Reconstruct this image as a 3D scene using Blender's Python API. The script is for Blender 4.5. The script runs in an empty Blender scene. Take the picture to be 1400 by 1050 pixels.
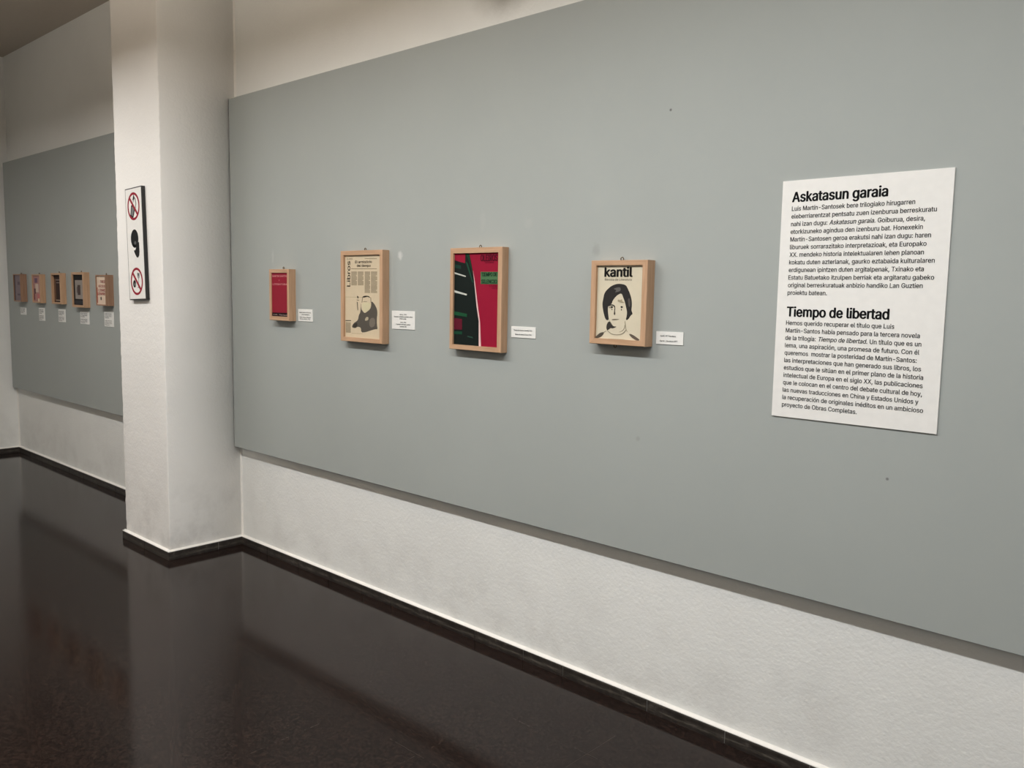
import bpy, bmesh, math, random, json
from mathutils import Vector, Matrix, noise
from mathutils.geometry import tessellate_polygon

SC = bpy.context.scene
COL = SC.collection
PI = math.pi

# ------------------------------------------------------------------ camera
CAM_LOC = Vector((0.0, -2.5503, 1.55))
YAW, PITCH, ROLL = math.radians(42.524), math.radians(-6.2075), math.radians(1.0681)
_f = Vector((-math.sin(YAW) * math.cos(PITCH), math.cos(YAW) * math.cos(PITCH), math.sin(PITCH)))
_r = Vector((math.cos(YAW), math.sin(YAW), 0))
_u = _r.cross(_f)
_r2 = _r * math.cos(ROLL) + _u * math.sin(ROLL)
_u2 = -_r * math.sin(ROLL) + _u * math.cos(ROLL)
cam_data = bpy.data.cameras.new('camera')
cam_data.sensor_width = 36.0
cam_data.lens = 36.0 * 1148.0 / 1400.0
cam_data.clip_start = 0.02
cam = bpy.data.objects.new('camera', cam_data)
COL.objects.link(cam)
cam.matrix_world = Matrix(((_r2.x, _u2.x, -_f.x, CAM_LOC.x), (_r2.y, _u2.y, -_f.y, CAM_LOC.y),
                           (_r2.z, _u2.z, -_f.z, CAM_LOC.z), (0, 0, 0, 1)))
SC.camera = cam

# ------------------------------------------------------------------ world, exposure, lamps of the room, added fill
world = bpy.data.worlds.new('world')
SC.world = world
world.use_nodes = True
world.node_tree.nodes['Background'].inputs[0].default_value = (0.5, 0.47, 0.43, 1)
world.node_tree.nodes['Background'].inputs[1].default_value = 0.0
vs = SC.view_settings
vs.view_transform = 'Standard'
vs.look = 'None'
vs.gamma = 1.0
vs.use_curve_mapping = False
vs.exposure = 0.0


def strip_lamp(name, x0, x1, y, z, watts, color, width=0.10, tilt=0.0, spread=180, up=False):
    """a fluorescent strip hanging level below the ceiling, shining down; up=True turns it into added ceiling fill"""
    l = bpy.data.lights.new(name, 'AREA')
    l.shape = 'RECTANGLE'
    l.size = abs(x1 - x0)
    l.size_y = width
    l.energy = watts
    l.color = color
    l.spread = math.radians(spread)
    o = bpy.data.objects.new(name, l)
    o.location = ((x0 + x1) / 2, y, z)
    o.rotation_euler = (PI if up else tilt, 0, 0)
    COL.objects.link(o)
    return o


COOL = (0.970, 0.985, 0.985)
PALE = (1.0, 0.975, 0.935)
WARM = (1.0, 0.86, 0.70)
SOFT = (1.0, 0.92, 0.81)
# suspended strips shining down; upward fill added to brighten ceiling and upper walls
for x0, x1, y, down, up, tone, glow in ((-3.85, -2.35, -1.68, 38, 38, COOL, SOFT), (-1.95, -0.45, -1.68, 47, 14, COOL, SOFT), (0.05, 1.55, -1.68, 20, 6, COOL, SOFT),
                                        (-6.15, -4.90, -1.68, 33, 7, PALE, WARM), (-8.2, -7.0, -1.68, 5, 0.3, PALE, WARM),
                                        (-4.6, -3.1, -4.6, 15, 60, COOL, WARM), (0.2, 1.7, -4.6, 16, 6, COOL, SOFT)):  # rear pair: unseen strips added as room fill
    strip_lamp('strip_lamp', x0, x1, y, 2.86, down, tone)
    strip_lamp('ceiling_fill', x0, x1, y, 2.92, up, glow, up=True)


# ------------------------------------------------------------------ measures (metres)
PANEL_T = 0.0465          # thickness of the grey display panels
Z_TOP, Z_BOT = 2.6106, 0.6159
PX0, PX1, PD = -5.0958, -4.5182, 0.4499   # pillar left, right, depth
END_X = -8.44
RIGHT_X = 2.6
FRONT_Y = -6.5
CEIL = 3.51
SK_H, SK_D = 0.0666, 0.0159
FLOOR_Z = 0.017           # the polished floor laid up against the skirting tiles


# ------------------------------------------------------------------ materials
def srgb(r, g, b):
    def f(c):
        c /= 255.0
        return c / 12.92 if c <= 0.04045 else ((c + 0.055) / 1.055) ** 2.4
    return (f(r), f(g), f(b), 1.0)


class NT:
    def __init__(self, name):
        self.m = bpy.data.materials.new(name)
        self.m.use_nodes = True
        self.t = self.m.node_tree
        self.p = self.t.nodes['Principled BSDF']

    def n(self, kind, **kw):
        x = self.t.nodes.new(kind)
        for k, v in kw.items():
            if k.startswith('i_'):
                x.inputs[k[2:].replace('_', ' ')].default_value = v
            else:
                setattr(x, k, v)
        return x

    def l(self, a, b):
        self.t.links.new(a, b)

    def coords(self, scale=(1, 1, 1)):
        tc = self.n('ShaderNodeTexCoord')
        mp = self.n('ShaderNodeMapping')
        mp.inputs['Scale'].default_value = scale
        self.l(tc.outputs['Object'], mp.inputs['Vector'])
        return mp.outputs['Vector']

    def noise(self, vec, scale, detail=3, rough=0.5):
        x = self.n('ShaderNodeTexNoise')
        x.inputs['Scale'].default_value = scale
        x.inputs['Detail'].default_value = detail
        x.inputs['Roughness'].default_value = rough
        self.l(vec, x.inputs['Vector'])
        return x.outputs['Fac']

    def ramp(self, fac, stops):
        x = self.n('ShaderNodeValToRGB')
        el = x.color_ramp.elements
        while len(el) > 1:
            el.remove(el[-1])
        el[0].position, el[0].color = stops[0]
        for pos, c in stops[1:]:
            e = el.new(pos)
            e.color = c
        self.l(fac, x.inputs['Fac'])
        return x.outputs['Color']

    def mix(self, fac, a, b, blend='MIX'):
        x = self.n('ShaderNodeMix', data_type='RGBA', blend_type=blend)
        for sock, v in ((x.inputs['Factor'], fac), (x.inputs[6], a), (x.inputs[7], b)):
            if hasattr(v, 'links'):
                self.l(v, sock)
            else:
                sock.default_value = v
        return x.outputs[2]

    def math(self, op, a, b=0.0, c=0.0):
        x = self.n('ShaderNodeMath', operation=op)
        for s, v in zip(x.inputs, (a, b, c)):
            if hasattr(v, 'links'):
                self.l(v, s)
            else:
                s.default_value = v
        return x.outputs[0]

    def bump(self, height, strength, dist):
        b = self.n('ShaderNodeBump')
        b.inputs['Strength'].default_value = strength
        b.inputs['Distance'].default_value = dist
        self.l(height, b.inputs['Height'])
        self.l(b.outputs['Normal'], self.p.inputs['Normal'])

    def base(self, v):
        if hasattr(v, 'links'):
            self.l(v, self.p.inputs['Base Color'])
        else:
            self.p.inputs['Base Color'].default_value = v

    def rough(self, v):
        if hasattr(v, 'links'):
            self.l(v, self.p.inputs['Roughness'])
        else:
            self.p.inputs['Roughness'].default_value = v


def plain(name, col, rough=0.6, spec=0.5, metal=0.0):
    k = NT(name)
    vec = k.coords()
    f = k.noise(vec, 40, 2)
    c2 = tuple(min(1, c * 0.965) for c in col[:3]) + (1,)
    k.base(k.ramp(f, [(0.3, c2), (0.7, col)]))
    k.rough(rough)
    k.p.inputs['Specular IOR Level'].default_value = spec
    k.p.inputs['Metallic'].default_value = metal
    return k.m


def plaster(name, col, dirt=0.25, dark_patches=()):
    k = NT(name)
    vec = k.coords()
    big = k.noise(vec, 1.7, 4, 0.6)
    c = k.ramp(big, [(0.3, tuple(x * 0.95 for x in col[:3]) + (1,)), (0.7, col)])
    # grey scuffing of feet and mops low on the wall: patchy, own shape
    sep = k.n('ShaderNodeSeparateXYZ')
    k.l(vec, sep.inputs[0])
    low = k.n('ShaderNodeMapRange')
    low.inputs['From Min'].default_value = 0.55
    low.inputs['From Max'].default_value = 0.08
    k.l(sep.outputs['Z'], low.inputs['Value'])
    patch = k.noise(vec, 5.5, 5, 0.65)
    pr = k.n('ShaderNodeMapRange')
    pr.inputs['From Min'].default_value = 0.45
    pr.inputs['From Max'].default_value = 0.75
    k.l(patch, pr.inputs['Value'])
    d = k.math('MULTIPLY', k.math('MULTIPLY', low.outputs[0], pr.outputs[0]), dirt)
    c = k.mix(d, c, (0.36, 0.33, 0.31, 1))
    for (x, z, rx, rz, mc, st) in dark_patches:      # soft dark patches, edges ragged by the noise
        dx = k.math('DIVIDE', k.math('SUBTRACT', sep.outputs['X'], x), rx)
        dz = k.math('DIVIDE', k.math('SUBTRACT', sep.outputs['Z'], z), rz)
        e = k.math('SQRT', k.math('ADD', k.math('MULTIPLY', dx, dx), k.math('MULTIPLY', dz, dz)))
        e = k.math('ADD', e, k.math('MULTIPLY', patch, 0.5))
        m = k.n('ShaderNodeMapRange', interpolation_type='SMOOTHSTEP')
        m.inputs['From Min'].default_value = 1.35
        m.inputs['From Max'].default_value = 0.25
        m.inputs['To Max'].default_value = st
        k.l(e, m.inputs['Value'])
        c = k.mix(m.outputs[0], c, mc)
    k.base(c)
    k.rough(0.85)
    k.p.inputs['Specular IOR Level'].default_value = 0.25
    a = k.noise(vec, 75, 4, 0.6)
    b = k.noise(vec, 22, 3, 0.5)
    h = k.math('ADD', k.math('MULTIPLY', a, 0.6), k.math('MULTIPLY', b, 0.6))
    k.bump(h, 0.36, 0.006)
    return k.m


def panel_paint(name, col, marks):
    """matt grey paint with its pale scuffs and small dark specks: marks = (x, z, rx, rz, colour, strength)"""
    k = NT(name)
    vec = k.coords()
    f = k.noise(vec, 2.2, 4, 0.6)
    c = k.ramp(f, [(0.3, tuple(x * 0.965 for x in col[:3]) + (1,)), (0.7, col)])
    rag = k.noise(vec, 60, 3, 0.6)
    sep = k.n('ShaderNodeSeparateXYZ')
    k.l(vec, sep.inputs[0])
    for (x, z, rx, rz, mc, st) in marks:
        dx = k.math('DIVIDE', k.math('SUBTRACT', sep.outputs['X'], x), rx)
        dz = k.math('DIVIDE', k.math('SUBTRACT', sep.outputs['Z'], z), rz)
        d = k.math('SQRT', k.math('ADD', k.math('MULTIPLY', dx, dx), k.math('MULTIPLY', dz, dz)))
        d = k.math('ADD', d, k.math('MULTIPLY', rag, 1.1))
        m = k.n('ShaderNodeMapRange')
        m.inputs['From Min'].default_value = 1.55
        m.inputs['From Max'].default_value = 0.95
        m.inputs['To Max'].default_value = st
        k.l(d, m.inputs['Value'])
        c = k.mix(m.outputs[0], c, mc)
    k.base(c)
    k.rough(0.62)
    k.p.inputs['Specular IOR Level'].default_value = 0.3
    k.bump(k.noise(vec, 240, 2), 0.08, 0.001)
    return k.m


def floor_stone(name):
    k = NT(name)
    vec = k.coords()
    n1 = k.noise(vec, 0.9, 4, 0.6)
    base = k.ramp(n1, [(0.3, (0.0118, 0.0070, 0.0058, 1)), (0.7, (0.0160, 0.0100, 0.0084, 1))])
    v = k.n('ShaderNodeTexVoronoi')
    v.inputs['Scale'].default_value = 130
    k.l(vec, v.inputs['Vector'])
    sp = k.n('ShaderNodeSeparateColor')
    k.l(v.outputs['Color'], sp.inputs[0])
    chip = k.ramp(sp.outputs[0], [(0.0, (0.6, 0.6, 0.6, 1)), (0.55, (1, 1, 1, 1)), (0.92, (1.7, 1.6, 1.5, 1))])
    c = k.mix(1.0, base, chip, 'MULTIPLY')
    br = k.n('ShaderNodeTexBrick')
    br.offset = 0.0
    br.inputs['Scale'].default_value = 1.0
    br.inputs['Brick Width'].default_value = 0.40
    br.inputs['Row Height'].default_value = 0.40
    br.inputs['Mortar Size'].default_value = 0.0009
    br.inputs['Mortar Smooth'].default_value = 0.4
    br.inputs['Color1'].default_value = (0, 0, 0, 1)
    br.inputs['Color2'].default_value = (0, 0, 0, 1)
    br.inputs['Mortar'].default_value = (1, 1, 1, 1)
    k.l(vec, br.inputs['Vector'])
    wear = k.noise(vec, 3.0, 3)
    mf = k.math('MULTIPLY', br.outputs['Fac'], k.ramp(wear, [(0.45, (0, 0, 0, 1)), (0.75, (0.5, 0.5, 0.5, 1))]))
    c = k.mix(mf, c, (0.045, 0.036, 0.030, 1))
    k.base(c)
    r = k.n('ShaderNodeMapRange')
    r.inputs['To Min'].default_value = 0.075
    r.inputs['To Max'].default_value = 0.15
    k.l(k.noise(vec, 3.5, 4, 0.6), r.inputs['Value'])
    k.rough(r.outputs[0])
    k.p.inputs['Specular IOR Level'].default_value = 0.18
    return k.m


def skirting_stone(name):
    k = NT(name)
    vec = k.coords()
    f = k.noise(vec, 26, 5, 0.7)
    c = k.ramp(f, [(0.35, (0.016, 0.013, 0.011, 1)), (0.6, (0.036, 0.030, 0.026, 1)), (0.78, (0.13, 0.115, 0.10, 1))])
    sep = k.n('ShaderNodeSeparateXYZ')      # pale scrape left by mops and shoes along the middle of the tile
    k.l(vec, sep.inputs[0])
    d = k.math('ABSOLUTE', k.math('SUBTRACT', sep.outputs['Z'], 0.036))
    m = k.n('ShaderNodeMapRange')
    m.inputs['From Min'].default_value = 0.011
    m.inputs['From Max'].default_value = 0.002
    k.l(d, m.inputs['Value'])
    st = k.n('ShaderNodeMapping')
    st.inputs['Scale'].default_value = (1, 1, 9)
    k.l(vec, st.inputs['Vector'])
    sc = k.ramp(k.noise(st.outputs[0], 17, 5, 0.7), [(0.42, (0, 0, 0, 1)), (0.7, (0.75, 0.75, 0.75, 1))])
    c = k.mix(k.math('MULTIPLY', m.outputs[0], sc), c, (0.17, 0.15, 0.125, 1))
    k.base(c)
    k.rough(0.4)
    return k.m


def wood(name, col, axis='Z'):
    k = NT(name)
    s = {'Z': (60, 60, 4), 'X': (4, 60, 60)}[axis]
    vec = k.coords(s)
    f = k.noise(vec, 1.6, 4, 0.6)
    dark = (col[0] * 0.80, col[1] * 0.76, col[2] * 0.70, 1)
    k.base(k.ramp(f, [(0.3, dark), (0.65, col)]))
    k.rough(0.5)
    k.p.inputs['Specular IOR Level'].default_value = 0.35
    return k.m


M = {}
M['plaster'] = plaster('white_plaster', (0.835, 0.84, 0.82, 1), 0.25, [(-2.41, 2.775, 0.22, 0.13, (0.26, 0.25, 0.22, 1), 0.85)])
M['pillar'] = plaster('pillar_plaster', (0.875, 0.862, 0.84, 1), 0.45)
M['ceiling'] = plain('ceiling_paint', (0.56, 0.50, 0.43, 1), 0.9)
M['floor'] = floor_stone('polished_dark_floor')
M['skirting'] = skirting_stone('dark_skirting_tile')
M['grout'] = plain('pale_grout', (0.36, 0.34, 0.31, 1), 0.9)
M['lip'] = plain('white_filler', (0.82, 0.80, 0.76, 1), 0.7)
GREY = (0.376, 0.402, 0.390, 1)
M['panel'] = panel_paint('grey_panel_paint', GREY, [
    (-3.005, 1.710, 0.020, 0.024, (0.62, 0.63, 0.61, 1), 0.75),
    (-4.073, 1.716, 0.014, 0.050, (0.50, 0.52, 0.50, 1), 0.4),
    (-2.477, 1.848, 0.020, 0.050, (0.46, 0.47, 0.45, 1), 0.22),
    (-2.226, 1.823, 0.030, 0.028, (0.46, 0.47, 0.45, 1), 0.2),
    (-1.889, 1.711, 0.022, 0.030, (0.26, 0.27, 0.26, 1), 0.4),
    (-1.592, 2.174, 0.0055, 0.0055, (0.10, 0.10, 0.10, 1), 0.9),
    (-0.812, 1.033, 0.0055, 0.0055, (0.12, 0.12, 0.12, 1), 0.8),
    (-1.678, 1.036, 0.012, 0.012, (0.28, 0.29, 0.28, 1), 0.5)])
M['panel_far'] = panel_paint('grey_panel_paint_far', GREY, [])
M['wood'] = wood('beech_upright', (0.55, 0.35, 0.22, 1), 'Z')
M['wood_x'] = wood('beech_rail', (0.55, 0.35, 0.22, 1), 'X')
M['wood_brown'] = wood('brown_stained_upright', (0.37, 0.22, 0.145, 1), 'Z')
M['wood_brown_x'] = wood('brown_stained_rail', (0.37, 0.22, 0.145, 1), 'X')
M['brass'] = plain('dull_brass', (0.16, 0.12, 0.07, 1), 0.4, 0.5, 0.8)
M['card'] = plain('white_card', (0.81, 0.81, 0.785, 1), 0.55, 0.3)
M['board'] = plain('white_board', (0.84, 0.83, 0.805, 1), 0.45, 0.35)
M['ink'] = plain('black_ink', (0.011, 0.011, 0.012, 1), 0.8, 0.02)
M['soft_ink'] = plain('caption_ink', (0.035, 0.035, 0.034, 1), 0.6, 0.2)
M['black'] = plain('black_plastic', (0.012, 0.012, 0.013, 1), 0.4)


def ink(r, g, b):
    key = 'ink_%d_%d_%d' % (r, g, b)
    if key not in M:
        M[key] = plain('print_%d_%d_%d' % (r, g, b), srgb(r, g, b), 0.6, 0.12)
    return M[key]


# ------------------------------------------------------------------ mesh helpers
def link_mesh(name, verts, faces, mats, parent=None, loc=(0, 0, 0), fmats=None, smooth=False):
    me = bpy.data.meshes.new(name)
    me.from_pydata([tuple(v) for v in verts], [], faces)
    for m in (mats if isinstance(mats, (list, tuple)) else [mats]):
        me.materials.append(m)
    if fmats:
        for p, i in zip(me.polygons, fmats):
            p.material_index = i
    if smooth:
        for p in me.polygons:
            p.use_smooth = True
    me.update()
    o = bpy.data.objects.new(name, me)
    o.location = loc
    COL.objects.link(o)
    if parent:
        o.parent = parent
    return o


class MB:
    """collects boxes, plates and tubes into one mesh"""

    def __init__(self):
        self.v, self.f, self.mi = [], [], []

    def add(self, verts, faces, mi=0):
        o = len(self.v)
        self.v += [tuple(x) for x in verts]
        self.f += [tuple(i + o for i in f) for f in faces]
        self.mi += [mi] * len(faces)
        return self

    def box(self, x0, x1, y0, y1, z0, z1, mi=0, bev=0.0):
        bm = bmesh.new()
        bmesh.ops.create_cube(bm, size=1.0)
        for v in bm.verts:
            v.co = Vector((x0 + (v.co.x + .5) * (x1 - x0), y0 + (v.co.y + .5) * (y1 - y0), z0 + (v.co.z + .5) * (z1 - z0)))
        if bev:
            bmesh.ops.bevel(bm, geom=bm.edges[:], offset=bev, segments=2, affect='EDGES', profile=0.6)
        bm.verts.index_update()
        self.add([v.co for v in bm.verts], [[v.index for v in f.verts] for f in bm.faces], mi)
        bm.free()
        return self

    def plate(self, pts, y_back, thick, mi=0):
        """a polygon in the x-z plane with real thickness, facing -y"""
        n = len(pts)
        tris = tessellate_polygon([[Vector((a, b, 0)) for a, b in pts]])
        yf = y_back - thick
        vs_ = [(a, yf, b) for a, b in pts] + [(a, y_back, b) for a, b in pts]
        fs = []
        for t in tris:
            a, b, c = (Vector((pts[i][0], pts[i][1], 0)) for i in t)
            if (b - a).cross(c - a).z < 0:
                t = (t[0], t[2], t[1])
            fs.append(tuple(t))
        area = sum(pts[i][0] * pts[(i + 1) % n][1] - pts[(i + 1) % n][0] * pts[i][1] for i in range(n))
        for i in range(n):
            j = (i + 1) % n
            fs.append((i, i + n, j + n, j) if area > 0 else (j, j + n, i + n, i))
        return self.add(vs_, fs, mi)

    def tube(self, path, r, seg=8, mi=0, closed=False):
        n = len(path)
        vs_, fs = [], []
        for i, p in enumerate(path):
            p = Vector(p)
            a = Vector(path[(i - 1) % n] if (closed or i) else path[0])
            b = Vector(path[(i + 1) % n] if (closed or i < n - 1) else path[-1])
            d = (b - a).normalized()
            s = d.orthogonal().normalized() if abs(d.y) > 0.9 else d.cross(Vector((0, 1, 0))).normalized()
            w = d.cross(s)
            for k in range(seg):
                t = 2 * PI * k / seg
                vs_.append(p + s * (r * math.cos(t)) + w * (r * math.sin(t)))
        for i in range(n if closed else n - 1):
            j = (i + 1) % n
            for k in range(seg):
                l = (k + 1) % seg
                fs.append((i * seg + k, i * seg + l, j * seg + l, j * seg + k))
        if not closed:
            fs.append(tuple(range(seg - 1, -1, -1)))
            fs.append(tuple((n - 1) * seg + k for k in range(seg)))
        return self.add(vs_, fs, mi)

    def build(self, name, mats, parent=None, loc=(0, 0, 0), smooth=False):
        return link_mesh(name, self.v, self.f, mats, parent, loc, self.mi, smooth)


def soften(poly, n=1):
    """round a drawn outline by corner cutting"""
    pts = [tuple(p) for p in poly]
    for _ in range(n):
        o = []
        for i, p in enumerate(pts):
            q = pts[(i + 1) % len(pts)]
            o += [(p[0] * .75 + q[0] * .25, p[1] * .75 + q[1] * .25), (p[0] * .25 + q[0] * .75, p[1] * .25 + q[1] * .75)]
        pts = o
    return pts


def ellipse(cx, cz, rx, rz, n=40, rot=0.0):
    o = []
    for i in range(n):
        t = 2 * PI * i / n
        a, b = rx * math.cos(t), rz * math.sin(t)
        o.append((cx + a * math.cos(rot) - b * math.sin(rot), cz + a * math.sin(rot) + b * math.cos(rot)))
    return o


def ring(mb, cx, cz, r0, r1, yb, th, mi=0, n=56):
    vs_, fs = [], []
    for i in range(n):
        t = 2 * PI * i / n
        c, s = math.cos(t), math.sin(t)
        vs_ += [(cx + r1 * c, yb - th, cz + r1 * s), (cx + r0 * c, yb - th, cz + r0 * s), (cx + r1 * c, yb, cz + r1 * s), (cx + r0 * c, yb, cz + r0 * s)]
    for i in range(n):
        a, b = 4 * i, 4 * ((i + 1) % n)
        fs += [(a, b, b + 1, a + 1), (a, a + 2, b + 2, b), (a + 1, b + 1, b + 3, a + 3)]
    mb.add(vs_, fs, mi)


try:      # Blender's own interface typeface, part of every 4.5 install; the built-in font if it is not there
    import os
    TYPE = bpy.data.fonts.load(os.path.join(bpy.utils.system_resource('DATAFILES'), 'fonts', 'Inter.woff2'))
except Exception:
    TYPE = None


def inside(p, poly):
    r = False
    for i in range(len(poly)):
        a, b = poly[i - 1], poly[i]
        if (a[1] > p[1]) != (b[1] > p[1]) and p[0] < (b[0] - a[0]) * (p[1] - a[1]) / (b[1] - a[1]) + a[0]:
            r = not r
    return r


def area2(poly):
    return sum(poly[i - 1][0] * poly[i][1] - poly[i][0] * poly[i - 1][1] for i in range(len(poly)))


def glyphs(text, offset=0.0, shear=0.0, res=3):
    """flat outline triangles of one run of text, em = 1; every stroke outline is filled on its own with its own holes"""
    cu = bpy.data.curves.new('type', 'FONT')
    cu.body = text
    cu.size = 1.0
    if TYPE:
        cu.font = TYPE
    cu.offset = offset
    cu.shear = shear
    cu.resolution_u = res
    cu.fill_mode = 'NONE'
    o = bpy.data.objects.new('type', cu)
    COL.objects.link(o)
    bpy.context.view_layer.update()
    me = bpy.data.meshes.new_from_object(o.evaluated_get(bpy.context.evaluated_depsgraph_get()))
    co = [(v.co.x * 1.28, v.co.y * 1.28) for v in me.vertices]      # em set so that capitals stand 0.73 high
    nxt = {}
    for ed in me.edges:
        i, j = ed.vertices
        nxt.setdefault(i, []).append(j)
        nxt.setdefault(j, []).append(i)
    bpy.data.objects.remove(o)
    bpy.data.meshes.remove(me)
    bpy.data.curves.remove(cu)
    loops, seen = [], set()
    for s in range(len(co)):
        if s in seen or s not in nxt:
            continue
        lp, cur = [], s
        while cur is not None and cur not in seen:
            seen.add(cur)
            lp.append(co[cur])
            f = [q for q in nxt[cur] if q not in seen]
            cur = min(f, key=lambda q: (q != cur + 1, q)) if f else None
        lp = [p for i, p in enumerate(lp) if abs(p[0] - lp[i - 1][0]) + abs(p[1] - lp[i - 1][1]) > 1e-6]
        if len(lp) > 2 and abs(area2(lp)) > 1e-7:
            loops.append(lp)
    sign = 1 if area2(max(loops, key=lambda q: abs(area2(q)))) > 0 else -1
    outer = [q for q in loops if area2(q) * sign > 0]
    holes = {i: [] for i in range(len(outer))}
    for q in loops:
        if area2(q) * sign < 0:
            own = [i for i in range(len(outer)) if inside(q[0], outer[i])]
            if own:
                holes[min(own, key=lambda i: abs(area2(outer[i])))].append(q)
    vs_, fs = [], []
    for i, q in enumerate(outer):
        parts = [q] + holes[i]
        b = len(vs_)
        for pl in parts:
            vs_ += pl
        for t in tessellate_polygon([[Vector((x, y, 0)) for x, y in pl] for pl in parts]):
            fs.append(tuple(b + k for k in t))
    return vs_, fs


def write(mb, segs, x, z, width, size, y, offset=0.0, mi=0, rot=0.0, align='L', stretch=True, res=3, fat=0.0):
    """one line of type printed on a face looking to -y: left end of baseline (x, z), its width and em size"""
    if isinstance(segs, str):
        segs = [(segs, 0.0)]
    allv, allf, cur = [], [], 0.0
    for text, sh in segs:
        v, f = glyphs(text, offset, sh, res)
        o = len(allv)
        allv += [(a + cur, b) for a, b in v]
        allf += [tuple(i + o for i in q) for q in f]
        cur = max(a for a, b in allv) + 0.33
    lo = min(a for a, b in allv)
    hi = max(a for a, b in allv)
    sx = width / (hi - lo) if stretch else size
    c, s = math.cos(rot), math.sin(rot)
    out = []
    for a, b in allv:
        a = (a - lo) * sx
        b = b * size
        if align == 'C':
            a -= (hi - lo) * sx / 2
        out.append((x + a * c - b * s, y, z + a * s + b * c))
    fs = []
    for q in allf:
        p0, p1, p2 = (out[i] for i in q[:3])
        cr = (p1[0] - p0[0]) * (p2[2] - p0[2]) - (p2[0] - p0[0]) * (p1[2] - p0[2])
        fs.append(q if cr > 0 else tuple(reversed(q)))
    sv, sf = [], []      # every facet a hair apart in depth, so overlapping strokes never share one plane
    for i, q in enumerate(fs):
        o = len(sv)
        sv += [(out[v][0], y - 0.000012 * (i * 7 % 11), out[v][2]) for v in q]
        sf.append(tuple(range(o, o + len(q))))
    out, fs = sv, sf
    mb.add(out, fs, mi)
    if fat:      # heavier strokes: the same outlines again, a hair to each side and a little up and down
        fz = fat * 0.45
        for k, (dx, dz) in enumerate(((-fat, 0), (fat, 0), (-fat * .5, fz), (fat * .5, fz), (-fat * .5, -fz), (fat * .5, -fz))):
            mb.add([(a + (dx * c - dz * s) * size, b - 0.00014 - 0.00003 * k, e + (dx * s + dz * c) * size) for a, b, e in out], fs, mi)


# ------------------------------------------------------------------ naming
def tag(o, label=None, cat=None, group=None, kind=None):
    for k, v in (('label', label), ('category', cat), ('group', group), ('kind', kind)):
        if v:
            o[k] = v
    return o


def thing(name, label, cat, loc, group=None, ry=0.0):
    o = bpy.data.objects.new(name, None)
    o.empty_display_size = 0.05
    o.location = loc
    o.rotation_euler = (0, ry, 0)
    COL.objects.link(o)
    return tag(o, label, cat, group)


def struct(o):
    o['kind'] = 'structure'
    return o

# ------------------------------------------------------------------ the room
struct(MB().box(END_X - .1, RIGHT_X + .1, FRONT_Y - .1, 0.1, -0.1, FLOOR_Z).build('floor', M['floor']))
struct(MB().box(END_X - .1, RIGHT_X + .1, FRONT_Y - .1, 0.1, CEIL, CEIL + 0.1).build('ceiling', M['ceiling']))
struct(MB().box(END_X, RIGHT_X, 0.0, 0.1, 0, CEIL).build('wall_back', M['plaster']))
struct(MB().box(END_X - .1, END_X, FRONT_Y, 0.1, 0, CEIL).build('wall_left', M['plaster']))
struct(MB().box(RIGHT_X, RIGHT_X + .1, FRONT_Y, 0.1, 0, CEIL).build('wall_right', M['plaster']))
struct(MB().box(END_X, RIGHT_X, FRONT_Y - .1, FRONT_Y, 0, CEIL).build('wall_front', M['plaster']))


def pillar():
    """square plastered pillar with hand-worked, slightly ragged arrises"""
    r = 0.006
    prof = []
    e = 0.03
    for (cx, cy, a0) in ((PX1 - r, -PD + r, -90), (PX1 - r, 0.0, None), (PX0 + r, 0.0, None), (PX0 + r, -PD + r, 180)):
        if a0 is None:
            prof.append((cx + (r if cx > (PX0 + PX1) / 2 else -r), cy, 0.0))
        else:
            if a0 == -90:
                prof.append((cx - e, cy - r, 0.0))
            else:
                prof.append((cx - r, cy + e, 0.0))
            for k in range(5):
                t = math.radians(a0 + 90 * k / 4)
                prof.append((cx + r * math.cos(t), cy + r * math.sin(t), 1.0))
            if a0 == -90:
                prof.append((cx + r, cy + e, 0.0))
            else:
                prof.append((cx + e, cy - r, 0.0))
    n = len(prof)
    rows = 320
    vs_, fs = [], []
    for j in range(rows + 1):
        z = CEIL * j / rows
        for (x, y, w) in prof:
            nx = noise.noise(Vector((x * 3, y * 3, z * 38))) * 0.0022 + noise.noise(Vector((x * 2 + 9, y * 2, z * 7))) * 0.0022
            ny = noise.noise(Vector((x * 3 + 5, y * 3, z * 34))) * 0.0022
            vs_.append((x + nx * w, y + ny * w, z))
    for j in range(rows):
        for i in range(n):
            k = (i + 1) % n
            fs.append((j * n + i, j * n + k, (j + 1) * n + k, (j + 1) * n + i))
    return link_mesh('pillar', vs_, fs, M['pillar'], smooth=True)


struct(pillar())


def fillet(x, y, sx, sy, z0, z1):
    """soft line of filler run down an inside corner"""
    w = 0.009
    p = [(x, y), (x + sx * w, y), (x, y + sy * w)]
    if sx * sy < 0:
        p = [p[0], p[2], p[1]]
    v = [(a, c, z0) for a, c in p] + [(a, c, z1) for a, c in p]
    return struct(link_mesh('trim_1', v, [(2, 1, 0), (3, 4, 5), (0, 1, 4, 3), (1, 2, 5, 4), (2, 0, 3, 5)], M['lip']))


fillet(PX1, 0.0, 1, -1, 0.07, Z_BOT - .002)
fillet(PX1, 0.0, 1, -1, Z_TOP + .002, CEIL)
fillet(END_X, 0.0, 1, -1, 0.07, 0.615)


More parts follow.
